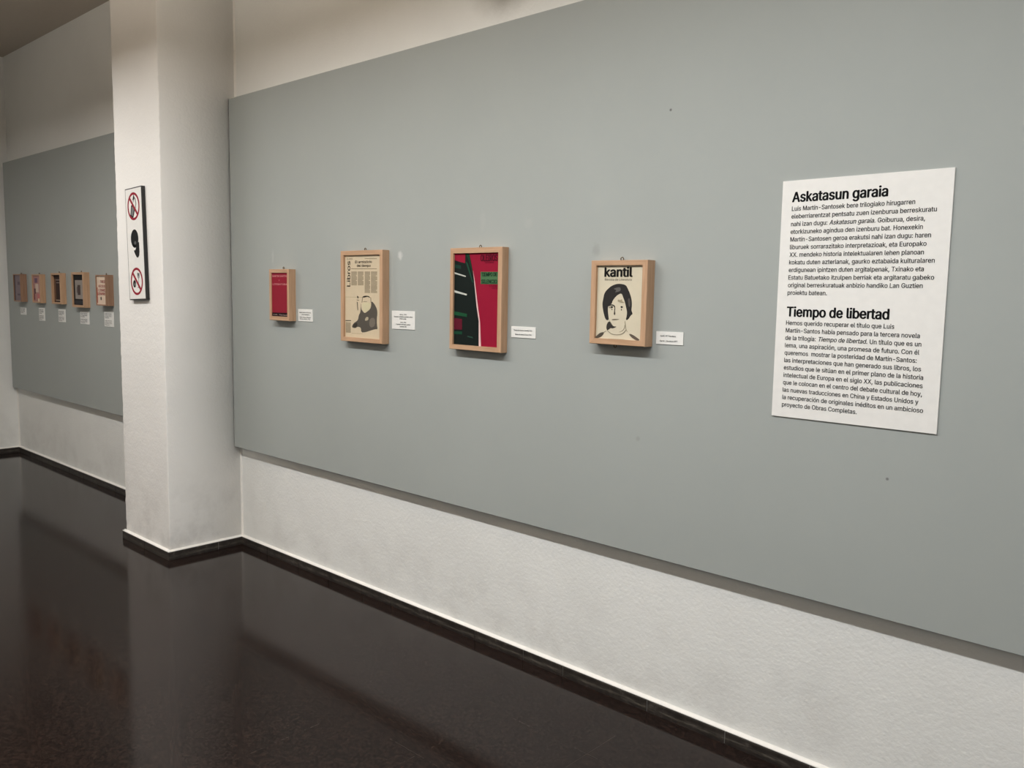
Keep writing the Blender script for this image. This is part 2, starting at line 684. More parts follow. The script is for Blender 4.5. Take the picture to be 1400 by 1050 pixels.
def skirting(name, runs, white_ends=True):
    """runs = list of (start, direction, length, outward normal, joints); tiles, a pale grout behind, a white filler lip on top"""
    mb = MB()
    for (sx, sy), (dx, dy), length, (nx, ny), joints in runs:
        cuts = [0.0] + sorted(j for j in joints if 0.02 < j < length - 0.02) + [length]

        def P(a, out, z):
            return (sx + dx * a + nx * out, sy + dy * a + ny * out, z)
        flip = (dx * ny - dy * nx) > 0
        def strip(a0, a1, prof, mi):
            v = [P(a0, o, z) for o, z in prof] + [P(a1, o, z) for o, z in prof]
            m = len(prof)
            f = []
            for i in range(m - 1):
                q = (i, i + 1, m + i + 1, m + i)
                f.append(q if flip else tuple(reversed(q)))
            f.append(tuple(range(m)) if not flip else tuple(reversed(range(m))))
            f.append(tuple(range(2 * m - 1, m - 1, -1)) if not flip else tuple(range(m, 2 * m)))
            mb.add(v, f, mi)
        for a0, a1 in zip(cuts[:-1], cuts[1:]):
            g = 0.0018
            strip(a0 + (g if a0 else 0), a1 - (g if a1 < length else 0),
                  [(0, 0), (SK_D, 0), (SK_D + .0004, 0.030), (SK_D, 0.058), (SK_D - .0025, 0.0640), (0, 0.0640)], 0)
        strip(0, length, [(0, 0.001), (SK_D - .0030, 0.001), (SK_D - .0030, 0.063), (0, 0.063)], 1)
        strip(0, length, [(0, 0.0640), (SK_D + .001, 0.0640), (SK_D + .001, SK_H), (0.004, SK_H + .0035), (0, SK_H + .006)], 2)
    return struct(mb.build(name, [M['skirting'], M['grout'], M['lip']]))


J = [-2.82, -2.52, -2.233, -2.019, -1.618, -1.30, -1.0, -0.7, -0.4, -0.1, 0.2, 0.5, 0.8, 1.1, 1.4, 1.7, 2.0, 2.3]
J = [-4.3, -4.22, -3.9, -3.62, -3.33, -3.1] + J
skirting('baseboard_back', [((PX1 + SK_D, 0), (1, 0), RIGHT_X - PX1 - SK_D, (0, -1), [j - PX1 - SK_D for j in J])])
skirting('baseboard_back', [((END_X + SK_D, 0), (1, 0), PX0 - END_X - 2 * SK_D, (0, -1), [0.28, 0.58, 0.9, 1.2, 1.5, 1.78, 2.1, 2.4, 2.7, 3.0])])
skirting('baseboard_left', [((END_X, FRONT_Y), (0, 1), -FRONT_Y, (1, 0), [0.3 * i for i in range(1, 21)])])
skirting('baseboard_right', [((RIGHT_X, FRONT_Y), (0, 1), -FRONT_Y, (-1, 0), [0.3 * i for i in range(1, 21)])])
skirting('baseboard_pillar', [((PX0 - SK_D, -PD), (1, 0), PX1 - PX0 + 2 * SK_D, (0, -1), [0.30]),
                              ((PX1, -PD - SK_D), (0, 1), PD + SK_D, (1, 0), [0.30]),
                              ((PX0, -PD - SK_D), (0, 1), PD + SK_D, (-1, 0), [0.30])])

# ------------------------------------------------------------------ grey display panels fixed to the wall
pn = MB().box(PX1 + .004, 1.55, -PANEL_T, -0.002, Z_BOT, Z_TOP, 0, 0.0012).build('display_panel', M['panel'])
tag(pn, 'long grey painted display panel carrying the white text board, right of the pillar', 'display panel', 'grey display panels')
pf = MB().box(END_X + .022, PX0 - .004, -PANEL_T, -0.002, 0.618, 2.600, 0, 0.0012).build('display_panel', M['panel_far'])
tag(pf, 'grey painted display panel in the dim corner beyond the white pillar', 'display panel', 'grey display panels')
YP = -PANEL_T

# ------------------------------------------------------------------ white text board
BX, BZ, BW, BH, BT = -0.9310, 1.5430, 0.4860, 0.7265, 0.005
board = thing('text_board', 'tall white exhibition text board with black headings and two paragraphs', 'text board', (BX, YP, BZ - BH / 2), None, math.radians(-0.18))
MB().box(-BW / 2, BW / 2, -BT, 0, 0, BH, 0, 0.0006).build('board', M['board'], board)
LX, V0 = -1.1408 - BX, -(BZ - BH / 2)
h = MB()
write(h, 'Askatasun garaia', LX + .0005, 1.8416 + V0, 0.2804, 0.0452, -BT - .0003, 0.0, fat=0.036)
h.build('heading', M['ink'], board)
h = MB()
write(h, 'Tiempo de libertad', LX + .0015, 1.4937 + V0, 0.3037, 0.0452, -BT - .0003, 0.0, fat=0.036)
h.build('heading', M['ink'], board)
EU = [('Luis Martín-Santosek bere trilogiako hirugarren', .3562), ('eleberriarentzat pentsatu zuen izenburua berreskuratu', .4135),
      ([('nahi izan dugu:', 0), ('Askatasun garaia.', .22), ('Goiburua, desira,', 0)], .3848), ('etorkizuneko agindua den izenburu bat. Honexekin', .3805),
      ('Martín-Santosen geroa erakutsi nahi izan dugu: haren', .4031), ('liburuek sorrarazitako interpretazioak, eta Europako', .3931),
      ('XX. mendeko historia intelektualaren lehen planoan', .3878), ('kokatu duten azterlanak, gaurko eztabaida kulturalaren', .4170),
      ('erdigunean ipintzen duten argitalpenak, Txinako eta', .3906), ('Estatu Batuetako itzulpen berriak eta argitaratu gabeko', .4186),
      ('original berreskuratuak anbizio handiko Lan Guztien', .3904), ('proiektu batean.', .1226)]
ES = [('Hemos querido recuperar el título que Luis', .3219), ('Martín-Santos había pensado para la tercera novela', .3919),
      ([('de la trilogía:', 0), ('Tiempo de libertad.', .22), ('Un título que es un', 0)], .3973), ('lema, una aspiración, una promesa de futuro. Con él', .3937),
      ('queremos  mostrar la posteridad de Martín-Santos:', .3881), ('las interpretaciones que han generado sus libros, los', .4010),
      ('estudios que le sitúan en el primer plano de la historia', .4081), ('intelectual de Europa en el siglo XX, las publicaciones', .4080),
      ('que le colocan en el centro del debate cultural de hoy,', .4079), ('las nuevas traducciones en China y Estados Unidos y', .3998),
      ('la recuperación de originales inéditos en un ambicioso', .4137), ('proyecto de Obras Completas.', .2312)]
for lines, z0 in ((EU, 1.8151), (ES, 1.4674)):
    h = MB()
    for i, (s, w) in enumerate(lines):
        write(h, s, LX, z0 - 0.02318 * i + V0, w, 0.0202, -BT - .0003, 0.0, fat=0.016)
    h.build('paragraph', M['ink'], board)


# ------------------------------------------------------------------ framed prints
ART = json.loads('''{"f4":{"hair":[[-0.0571,-0.0634],[-0.0679,-0.0356],[-0.0745,-0.0068],[-0.0708,0.0118],[-0.0663,0.0336],[-0.052,0.0487],[-0.0341,0.0608],[-0.0124,0.0672],[0.0057,0.0673],[0.0264,0.0635],[0.035,0.0511],[0.0464,0.0308],[0.0534,0.0119],[0.0552,-0.0115],[0.0527,-0.0252],[0.0604,-0.0378],[0.0523,-0.0415],[0.0406,-0.0591],[0.0302,-0.0603],[0.0348,-0.0446],[0.0353,-0.0309],[0.0305,-0.0155],[0.0256,0.0015],[0.0165,0.0203],[0.0165,0.02],[0.0097,0.0347],[-0.0073,0.0285],[-0.0214,0.0164],[-0.0301,0.0043],[-0.0313,-0.004],[-0.0482,-0.0123],[-0.0487,-0.0263],[-0.0458,-0.0472],[-0.0419,-0.0629]],"shine":[[-0.0281,0.049],[-0.0155,0.0533],[0.0025,0.056],[0.0056,0.0464],[0.0013,0.0405],[-0.0221,0.0357],[-0.0115,0.0447]],"shine2":[[0.0366,0.0138],[0.0447,0.0191],[0.0481,0.002],[0.048,-0.0117],[0.0419,-0.0144],[0.0392,0.0001]],"eyeshade":[[-0.0469,-0.0184],[-0.0416,-0.0147],[-0.0341,-0.0133],[-0.0277,-0.0144],[-0.0286,-0.0188],[-0.0371,-0.0211]],"brow":[[-0.0482,-0.0105],[-0.0387,-0.0065],[-0.0291,-0.0057],[-0.0182,-0.0098],[-0.0158,-0.0176],[-0.02,-0.0185],[-0.0228,-0.0125],[-0.0332,-0.0093],[-0.0459,-0.0143]],"eyeL":[[-0.0356,-0.0141],[-0.031,-0.0119],[-0.0266,-0.0138],[-0.0265,-0.0173],[-0.0303,-0.0192],[-0.0346,-0.0181]],"eyeR":[[0.0063,-0.0135],[0.0098,-0.0112],[0.0147,-0.0116],[0.0169,-0.015],[0.0138,-0.0177],[0.0086,-0.0175]],"tearL":[[-0.0319,-0.022],[-0.0297,-0.0219],[-0.0283,-0.0249],[-0.0304,-0.0267],[-0.033,-0.025]],"tearR":[[0.0098,-0.0209],[0.0114,-0.0208],[0.0129,-0.0255],[0.0111,-0.0278],[0.0087,-0.0256]],"nose":[[-0.0179,-0.0176],[-0.0157,-0.0193],[-0.0175,-0.0289],[-0.0157,-0.0367],[-0.0153,-0.0414],[-0.0182,-0.0439],[-0.0222,-0.0405],[-0.02,-0.0307],[-0.0199,-0.022]],"mouth":[[-0.0291,-0.0593],[-0.0185,-0.0575],[0.0028,-0.0578],[0.0007,-0.0592],[-0.0183,-0.062],[-0.0301,-0.0619]],"chin":[[-0.0418,-0.0664],[-0.0319,-0.0721],[-0.0261,-0.0815],[-0.0174,-0.085],[-0.0072,-0.0842],[-0.0173,-0.0895],[-0.0257,-0.092],[-0.0333,-0.0902],[-0.0428,-0.0971],[-0.0492,-0.1004],[-0.0528,-0.0896],[-0.0501,-0.0763]],"c1":[[-0.0492,-0.1],[-0.0336,-0.1116],[-0.012,-0.1158],[0.0134,-0.1129],[0.0278,-0.1044],[0.0341,-0.0946],[0.032,-0.0947],[0.0256,-0.1028],[0.0123,-0.1109],[-0.012,-0.1138],[-0.0326,-0.1098],[-0.047,-0.0999]],"c2":[[0.0267,-0.0777],[0.0259,-0.0881],[0.0171,-0.0988],[0.0004,-0.1048],[0.0171,-0.1002],[0.0276,-0.0897],[0.0284,-0.0776]],"c3":[[0.0266,-0.0639],[0.0283,-0.0638],[0.032,-0.0792],[0.0341,-0.0946],[0.0424,-0.1029],[0.0326,-0.0947],[0.0297,-0.0793]],"c4":[[-0.0513,-0.1001],[-0.0598,-0.1075],[-0.0685,-0.1071],[-0.0607,-0.1062]],"jaw":[[-0.0415,-0.0628],[-0.0402,-0.0628],[-0.0283,-0.0816],[-0.0296,-0.0747]],"shL":[[-0.1052,-0.1307],[-0.0923,-0.1197],[-0.0816,-0.1112],[-0.0685,-0.1071],[-0.0619,-0.1085],[-0.0681,-0.1185],[-0.0788,-0.1261],[-0.0941,-0.1308]],"shR":[[0.0457,-0.1071],[0.0613,-0.1098],[0.0781,-0.1184],[0.0938,-0.127],[0.0848,-0.1309],[0.0703,-0.1265],[0.0554,-0.1178]],"fore":[[-0.0062,0.0095],[0.0,0.0122],[0.0012,0.0097],[0.0064,0.0106],[0.0126,0.0133],[0.0108,0.0064],[0.0235,0.0024],[0.0131,0.0004],[0.0025,0.0031],[-0.005,0.0043]],"foot":[[-0.0437,-0.1293],[0.0288,-0.1285],[0.0288,-0.1297],[-0.0437,-0.1306]],"kantil":[[-0.0658,0.0927],[0.0519,0.0928],[-0.0672,0.1308]],"sub":[[-0.0652,0.0785],[0.0507,0.079],[-0.0656,0.0875]]},"f3":{"dark":[[-0.152,0.1678],[-0.0943,0.154],[-0.0693,0.1501],[-0.0685,0.19],[-0.0449,0.1896],[-0.0304,0.143],[-0.0211,0.1051],[-0.0129,0.0672],[0.0021,-0.0317],[0.0165,-0.0893],[0.0187,-0.1963],[-0.1485,-0.2001]],"white":[[-0.0208,0.1188],[-0.013,0.0707],[0.0034,-0.0317],[0.0165,-0.0893],[0.0187,-0.1963],[0.0314,-0.1965],[0.0234,-0.0891],[0.0106,-0.0315],[-0.0093,0.0707]],"green":[[-0.0673,0.19],[-0.0461,0.1896],[-0.0342,0.1464],[-0.0236,0.1085],[-0.026,0.1051],[-0.0468,0.1586]],"green2":[[-0.0667,0.1571],[-0.0541,0.1501],[-0.0334,0.1034],[-0.0204,0.0689],[-0.0266,0.0723],[-0.046,0.1138]],"bar1":[[-0.1396,0.1144],[-0.0631,0.0972],[-0.065,0.0926],[-0.1395,0.1073]],"bar2":[[-0.1407,0.0387],[-0.0565,0.0219],[-0.0579,0.0156],[-0.1406,0.0292]],"g3":[[-0.1423,-0.0508],[-0.0538,-0.0615],[-0.0549,-0.0739],[-0.1421,-0.0671]],"red":[[-0.1419,-0.0797],[-0.0834,-0.0834],[-0.0827,-0.1283],[-0.1411,-0.1299]],"g4":[[-0.141,-0.1376],[-0.0825,-0.1359],[-0.0823,-0.1484],[-0.1408,-0.1492]],"g5":[[-0.0494,-0.1525],[-0.0196,-0.1558],[-0.0167,-0.1623],[-0.0493,-0.1573]],"g6":[[-0.1324,0.1456],[-0.0941,0.14],[-0.0938,0.1261],[-0.1322,0.1316]],"panel":[[0.0239,0.1136],[0.1224,0.1133],[0.1236,0.0639],[0.025,0.064]],"title":[[0.023,0.1578],[0.1179,0.1567],[0.0224,0.1884]],"sub":[[0.0485,0.1491],[0.0971,0.1486],[0.0483,0.155]],"t1":[[0.0291,0.0962],[0.117,0.0962],[0.0288,0.1115]],"t2":[[0.0297,0.0671],[0.1177,0.0677],[0.0294,0.0825]],"t3":[[0.0756,0.0534],[0.1191,0.0538],[0.0754,0.0593]],"t4":[[0.09,0.0451],[0.1193,0.0454],[0.0899,0.0501]]},"f2":{"libros":[[-0.0954,0.047],[-0.095,0.1679],[-0.1282,0.0467]],"h1":[[-0.0564,0.1586],[0.0718,0.1573],[-0.0564,0.1705]],"h2":[[-0.0434,0.1407],[0.0624,0.1399],[-0.0434,0.1525]],"pais":[[-0.1209,0.1752],[-0.0761,0.1747],[-0.1209,0.1832]],"date":[[0.0164,0.1804],[0.1077,0.1791],[0.1077,0.176],[0.0164,0.1772]],"rule":[[-0.0895,0.1332],[0.1078,0.1321],[0.1078,0.1296],[-0.0895,0.1306]],"cols":[[[-0.0879,0.119],[-0.0436,0.0524]],[[-0.0369,0.1189],[0.0083,0.0529]],[[0.0164,0.1187],[0.0577,0.0176]],[[0.064,0.1186],[0.1107,0.0183]],[[-0.1329,-0.1258],[-0.0931,-0.1763]]],"bar":[[-0.1349,-0.1162],[-0.0908,-0.1152],[-0.0908,-0.1187],[-0.1349,-0.1198]],"body":[[-0.0124,-0.0256],[-0.0104,-0.0578],[0.0017,-0.0699],[0.0158,-0.0782],[0.0339,-0.0714],[0.0578,-0.0585],[0.0657,-0.0435],[0.0657,-0.0215],[0.0775,-0.0237],[0.0932,-0.0355],[0.1108,-0.057],[0.1128,-0.0789],[0.1089,-0.0985],[0.109,-0.1278],[0.1149,-0.1508],[0.0973,-0.1504],[0.0578,-0.1595],[0.0218,-0.1685],[-0.0106,-0.1712],[-0.0126,-0.1476],[-0.0391,-0.1437],[-0.0556,-0.1531],[-0.0867,-0.1494],[-0.0721,-0.1299],[-0.0473,-0.1189],[-0.035,-0.1109],[-0.0288,-0.0882],[-0.0186,-0.0779],[-0.0145,-0.0629]],"window":[[0.0259,-0.0964],[0.0459,-0.0945],[0.0439,-0.1106],[0.0158,-0.1146]],"patch":[[0.0578,-0.1003],[0.0933,-0.0966],[0.0973,-0.1332],[0.0658,-0.1468],[0.0499,-0.1302]],"hair":[[-0.0002,-0.0006],[0.0139,0.0041],[0.0419,0.0051],[0.0617,-0.0032],[0.0518,-0.0034],[0.0379,0.0013],[0.0179,-0.004],[0.0018,-0.0042]],"beard":[[-0.0063,-0.0279],[0.0617,-0.0265],[0.0578,-0.0585],[0.0178,-0.0769],[-0.0003,-0.0625]],"brow":[[0.0038,-0.0223],[0.0339,-0.0221],[0.0359,-0.0246],[0.0058,-0.0252]],"nodes":[[-0.0429,0.0037],[-0.0315,0.0002],[-0.0307,-0.006],[-0.0368,-0.0099],[-0.0421,-0.005]],"stick":[[-0.0446,-0.025],[-0.038,-0.0261],[-0.034,-0.0634],[-0.039,-0.0673],[-0.0422,-0.0487]],"handL":[[-0.045,-0.015],[-0.0266,-0.0164],[-0.0266,-0.0189],[-0.045,-0.0183]],"l1":[[-0.1323,-0.0033],[0.0018,-0.0023],[0.0018,-0.0035],[-0.1323,-0.0046]],"l2":[[-0.0847,-0.1774],[0.0016,-0.1757],[0.0016,-0.1769],[-0.0847,-0.1787]],"foot":[[-0.0763,-0.1351],[-0.0432,-0.1238],[-0.0391,-0.1387],[-0.0556,-0.1506],[-0.0722,-0.1488]]},"f1":{"t1":[[-0.0746,0.095],[0.0655,0.0952],[-0.0743,0.1048]],"y":[[-0.0113,0.0733],[0.0049,0.0734],[-0.0111,0.0816]],"t2":[[-0.0739,0.0522],[0.0647,0.0533],[-0.0737,0.0618]],"band":[[-0.0929,-0.1005],[0.0698,-0.0956],[0.0696,-0.1111],[-0.0933,-0.1164]],"t3":[[-0.0765,-0.1099],[0.0617,-0.1055],[-0.0763,-0.1024]]}}''')
G1 = 'framed prints on the large grey panel'
G2 = 'framed prints on the far grey panel'


def frame_mesh(w, hgt, d, open_):
    """mitred box frame, hollow, its front at -d; open_ = (left, right, bottom, top) of the opening"""
    l, r, b, t = open_
    x0, x1, z0, z1 = -w / 2, w / 2, -hgt / 2, hgt / 2
    mb = MB()
    e = 0.0014
    O = [(x0, z0), (x1, z0), (x1, z1), (x0, z1)]
    Of = [(x0 + e, z0 + e), (x1 - e, z0 + e), (x1 - e, z1 - e), (x0 + e, z1 - e)]
    I = [(l, b), (r, b), (r, t), (l, t)]
    for i in range(4):
        j = (i + 1) % 4
        mi = 1 if i in (0, 2) else 0
        v = [(O[i][0], 0, O[i][1]), (O[j][0], 0, O[j][1]), (O[j][0], -d + e, O[j][1]), (O[i][0], -d + e, O[i][1]),
             (Of[j][0], -d, Of[j][1]), (Of[i][0], -d, Of[i][1]), (I[j][0], -d, I[j][1]), (I[i][0], -d, I[i][1]),
             (I[j][0], 0, I[j][1]), (I[i][0], 0, I[i][1])]
        mb.add(v, [(0, 1, 2, 3), (3, 2, 4, 5), (5, 4, 6, 7), (7, 6, 8, 9), (9, 8, 1, 0)], mi)
    return mb


def eyelet(parent, x, z, up=True, d=0.012, r=0.006, name='hanging_ring', mat='brass'):
    """a small screw eye with its plate just showing past the frame edge"""
    mb = MB()
    s = 1 if up else -1
    mb.box(x - .005, x + .005, -d + .001, -d + .003, min(z - s * .012, z + s * .001), max(z - s * .012, z + s * .001))
    mb.tube([(x + r * math.cos(2 * PI * k / 14), -d, z + s * r * 0.75 + r * math.sin(2 * PI * k / 14)) for k in range(14)], 0.0019, 6, 0, True)
    return mb.build(name, M[mat], parent)


def framed(label, c, w, hgt, d, open_, rec, paper, group, hook=None, y=None, tone='wood'):
    t = thing('framed_print', label, 'framed print', (c[0], YP if y is None else y, c[1]), group)
    frame_mesh(w, hgt, d, open_).build('frame', [M[tone], M[tone + '_x']], t)
    l, r, b, tp = open_
    pr = MB().box(l - .0003, r + .0003, -d + rec, -d + rec + .004, b - .0003, tp + .0003).build('print', paper, t)
    if hook:
        eyelet(t, hook[0] - c[0], hook[1] - c[1])
    return t, pr, -d + rec


def inkp(pr, name, y, layers):
    """layers = list of (polygon, colour); each a thin printed patch on the paper"""
    mb = MB()
    mats, idx = [], {}
    for k, (poly, colr) in enumerate(layers):
        m = ink(*colr)
        if colr not in idx:
            idx[colr] = len(mats)
            mats.append(m)
        mb.plate(poly, y, 0.0002 + 0.00008 * k, idx[colr])
    return mb.build(name, mats, pr)


def clip(poly, o):
    """keep a printed patch inside the paper"""
    l, r, b, t = o
    pts = [tuple(p) for p in poly]
    for ax, lim, sgn in ((0, l, 1), (0, r, -1), (1, b, 1), (1, t, -1)):
        res = []
        for i, p in enumerate(pts):
            q = pts[(i + 1) % len(pts)]
            pi, qi = (p[ax] - lim) * sgn >= 0, (q[ax] - lim) * sgn >= 0
            if pi:
                res.append(p)
            if pi != qi:
                t_ = (lim - p[ax]) / (q[ax] - p[ax])
                res.append((p[0] + (q[0] - p[0]) * t_, p[1] + (q[1] - p[1]) * t_))
        pts = res
    return pts


def lettering(pr, name, y, colr, items):
    mb = MB()
    for it in items:
        write(mb, *it[0], **it[1])
    return mb.build(name, ink(*colr), pr)


def L3(a, text, y, size, offset, **kw):
    """type set on the baseline a[0]-a[1] measured on the print"""
    return ((text, a[0][0], a[0][1], a[1][0] - a[0][0], size, y, offset), kw)


# -- portrait cover
O4 = (-0.0985, 0.1005, -0.1300, 0.1325)
t, pr, y = framed('framed cream cover with a drawn long-haired young face under black lettering', (-1.753, 1.521), 0.2425, 0.300, 0.046, O4, 0.010, ink(210, 201, 179), G1, (-1.763, 1.672))
a = ART['f4']
lettering(pr, 'title_lettering', y, (22, 20, 19), [L3(a['kantil'], 'kantil', y - .0006, 0.0500, 0.0, fat=0.05)])
lettering(pr, 'subtitle_lettering', y, (92, 84, 72), [L3(a['sub'], 'Revista de Literatura', y - .0006, 0.0125, 0.0)])
inkp(pr, 'portrait', y, [(clip(soften(a[k], 2), O4), c) for k, c in (
    ('hair', (48, 46, 45)), ('shine', (96, 94, 91)), ('shine2', (86, 80, 77)), ('eyeshade', (150, 142, 124)), ('brow', (62, 58, 54)),
    ('eyeL', (25, 23, 22)), ('eyeR', (25, 23, 22)), ('tearL', (74, 68, 60)), ('tearR', (74, 68, 60)), ('nose', (70, 65, 59)),
    ('mouth', (112, 104, 90)), ('chin', (58, 55, 52)), ('c1', (140, 132, 114)), ('c2', (150, 142, 122)), ('c3', (150, 142, 122)),
    ('c4', (120, 112, 98)), ('jaw', (120, 112, 98)), ('shL', (84, 77, 68)), ('shR', (98, 88, 78)), ('fore', (160, 150, 126)), ('foot', (150, 140, 118)))])
eyelet(t, -1.769 + 1.753, -0.150, False, 0.03, 0.0055, 'lower_ring')

# -- crimson and green cover
O3 = (-0.1325, 0.1300, -0.1925, 0.1910)
t, pr, y = framed('framed crimson cover with a dark green sail shape and green lettering blocks', (-2.479, 1.519), 0.303, 0.4255, 0.038, O3, 0.009, ink(146, 21, 50), G1, (-2.476, 1.732))
a = ART['f3']
inkp(pr, 'printed_shapes', y, [(clip(a[k], O3), c) for k, c in (
    ('dark', (21, 29, 27)), ('green', (18, 56, 36)), ('green2', (26, 72, 52)), ('g6', (24, 56, 47)), ('bar1', (190, 192, 184)), ('bar2', (196, 198, 190)),
    ('g3', (27, 78, 50)), ('red', (92, 22, 40)), ('g4', (22, 66, 46)), ('g5', (44, 74, 62)), ('white', (226, 192, 190)), ('panel', (74, 112, 76)))])
lettering(pr, 'title_lettering', y, (84, 10, 32), [L3(a['title'], 'OLEIROS', y - .0016, 0.0390, 0.0, fat=0.03)])
lettering(pr, 'subtitle_lettering', y, (84, 10, 32), [L3(a['sub'], 'revista', y - .0016, 0.010, 0.0)])
lettering(pr, 'author_lettering', y, (84, 10, 32), [
                                                    L3(a['t3'], 'LUIS', y - .0016, 0.011, 0.0), L3(a['t4'], 'MARTIN', y - .0016, 0.008, 0.0)])
lettering(pr, 'block_lettering', y, (14, 48, 30), [L3(a['t1'], 'TIEMPO DE', y - .0016, 0.0225, 0.0, fat=.035), L3(a['t2'], 'SILENCIO', y - .0016, 0.0225, 0.0, fat=.035)])

# -- newspaper page
O2 = (-0.1370, 0.1405, -0.1970, 0.1960)
t, pr, y = framed('framed yellowed newspaper page with a grey ink figure and vertical headline', (-3.244, 1.518), 0.3225, 0.4345, 0.040, O2, 0.010, ink(206, 190, 163), G1, (-3.246, 1.737))
a = ART['f2']
mb = MB()
lb = a['libros']
write(mb, 'Libros', lb[0][0], lb[0][1], lb[1][1] - lb[0][1], 0.0400, y - .0006, 0.0, rot=PI / 2, fat=.02)
mb.build('vertical_headline', ink(40, 34, 28), pr)
lettering(pr, 'headline', y, (34, 29, 24), [L3(a['h1'], 'El armisticio', y - .0006, 0.0172, 0.0, fat=.03), L3(a['h2'], 'del tiempo', y - .0006, 0.0172, 0.0, fat=.03)])
lettering(pr, 'masthead', y, (86, 76, 62), [L3(a['pais'], 'EL PAIS', y - .0006, 0.0115, 0.0)])
for (p0, p1) in a['cols']:
    mb = MB()
    n = max(8, int(abs(p0[1] - p1[1]) / 0.0036))
    for i in range(n):
        z = p0[1] + (p1[1] - p0[1]) * (i + .5) / n
        rr = random.Random(i * 7 + n)
        e = (p1[0] - p0[0]) * (0.25 * rr.random() if i % 6 == 5 else 0.0)
        mb.plate([(p0[0], z - .0011), (p1[0] - e, z - .0011), (p1[0] - e, z + .0011), (p0[0], z + .0011)], y, 0.0002)
    mb.build('text_column', ink(128, 117, 97), pr)
hx = [tuple(v) for v in a['hair']]
bd = [tuple(v) for v in a['beard']]
HEAD = [[hx[0], (hx[0][0] + .003, hx[0][1]), (bd[0][0] + .003, bd[0][1]), bd[0]], [hx[3], (hx[3][0] + .003, hx[3][1]), (bd[1][0] + .004, bd[1][1]), (bd[1][0] + .001, bd[1][1])]]
inkp(pr, 'ink_drawing', y, [(clip(soften(a[k], 1), O2), c) for k, c in (
    ('body', (86, 81, 74)), ('foot', (60, 55, 49)), ('patch', (116, 108, 98)), ('window', (176, 166, 142)), ('beard', (206, 197, 164)), ('brow', (140, 130, 110)), ('hair', (34, 30, 27)))] +
     [(clip(q, O2), (120, 110, 94)) for q in HEAD])
for k, c in (
    ('nodes', (84, 77, 66)), ('stick', (92, 85, 74)), ('handL', (110, 100, 84)), ('bar', (36, 32, 28)), ('rule', (122, 110, 88)), ('date', (148, 136, 112)), ('l1', (150, 138, 114)), ('l2', (140, 128, 106))):
    inkp(pr, 'printed_mark' if k in ('nodes', 'stick', 'handL') else 'printed_rule', y, [(clip(a[k], O2), c)])

# -- red book
O1 = (-0.0752, 0.0785, -0.1140, 0.1170)
t, pr, y = framed('small framed red book cover with pale pink title lines, nearest the pillar', (-3.950, 1.515), 0.190, 0.2715, 0.042, O1, 0.005, ink(142, 32, 50), G1, (-3.949, 1.653))
a = ART['f1']
sh = -0.077 - 0.004 + 0.0895
lettering(pr, 'title_lettering', y, (226, 150, 152), [(('MARTIN SANTOS', -.068, a['t1'][0][1], .140, .0140, y - .0006, 0.0), {'fat': .02}), (('Y', -.008, a['y'][0][1], .010, .0100, y - .0006, 0.0), {'fat': .02}),
                                                      (('LITERATURA', -.067, a['t2'][0][1], .140, .0130, y - .0006, 0.0), {'fat': .02})])
inkp(pr, 'dark_band', y, [(clip([(-.09, -.0955), (.09, -.0925), (.09, -.2), (-.09, -.2)], O1), (38, 18, 20))])
lettering(pr, 'publisher_lettering', y, (196, 176, 168), [(('Edit. Tiempo', -.062, -.1085, .132, .0100, y - .0008, 0.0), {})])

# -- five small prints on the far panel
def far(label, x0, x1, z0, z1, d, paper, bw=0.011, rec=0.007, tone='wood'):
    w, hh = x1 - x0, z1 - z0
    o = (-w / 2 + bw, w / 2 - bw, -hh / 2 + bw, hh / 2 - bw)
    return framed(label, ((x0 + x1) / 2, (z0 + z1) / 2), w, hh, d, o, rec, paper, G2, ((x0 + x1) / 2, z1 + .002), tone=tone) + (o,)


def rect(o, u0, u1, v0, v1):
    l, r, b, t_ = o
    return [(l + (r - l) * u0, b + (t_ - b) * v0), (l + (r - l) * u1, b + (t_ - b) * v0), (l + (r - l) * u1, b + (t_ - b) * v1), (l + (r - l) * u0, b + (t_ - b) * v1)]


t, pr, y, o = far('small framed dull mauve print at the far left end of the dim row', -8.118, -7.935, 1.395, 1.630, 0.050, ink(132, 120, 126), 0.010, 0.007, 'wood_brown')
inkp(pr, 'printed_shapes', y, [(rect(o, 0, .12, 0, 1), (70, 60, 64)), (rect(o, .5, .9, .62, .74), (104, 92, 100)), (rect(o, .45, .95, .2, .27), (104, 92, 100))])
t, pr, y, o = far('small framed pinkish patterned print with a pale figure, second along the dim row', -7.685, -7.497, 1.394, 1.628, 0.042, ink(178, 134, 128))
inkp(pr, 'printed_shapes', y, [(rect(o, .22, .62, .72, .9), (118, 92, 112)), (rect(o, .3, .72, .36, .68), (206, 186, 172)), (rect(o, .1, .34, .3, .5), (104, 74, 76)),
                               (rect(o, .06, .2, .06, .3), (120, 62, 66)), (rect(o, .5, .95, .1, .3), (196, 120, 118)), (rect(o, .62, .8, .0, .12), (226, 206, 176))])
t, pr, y, o = far('small framed dark brown print with thin pale lines, middle of the dim row', -7.252, -7.052, 1.394, 1.637, 0.042, ink(58, 42, 38), 0.015, 0.018)
inkp(pr, 'printed_shapes', y, [(rect(o, .0, .22, .0, .86), (112, 84, 66)), (rect(o, .25, .95, .80, .84), (140, 124, 116)), (rect(o, .3, 1, .70, .73), (150, 132, 122)), (rect(o, .2, 1, .05, .09), (168, 148, 128)), (rect(o, 0, 1, .0, .04), (40, 28, 26))])
t, pr, y, o = far('framed black print with a grey rectangle inside, fourth along the dim row', -6.820, -6.587, 1.379, 1.642, 0.045, ink(30, 28, 29), 0.018, 0.010)
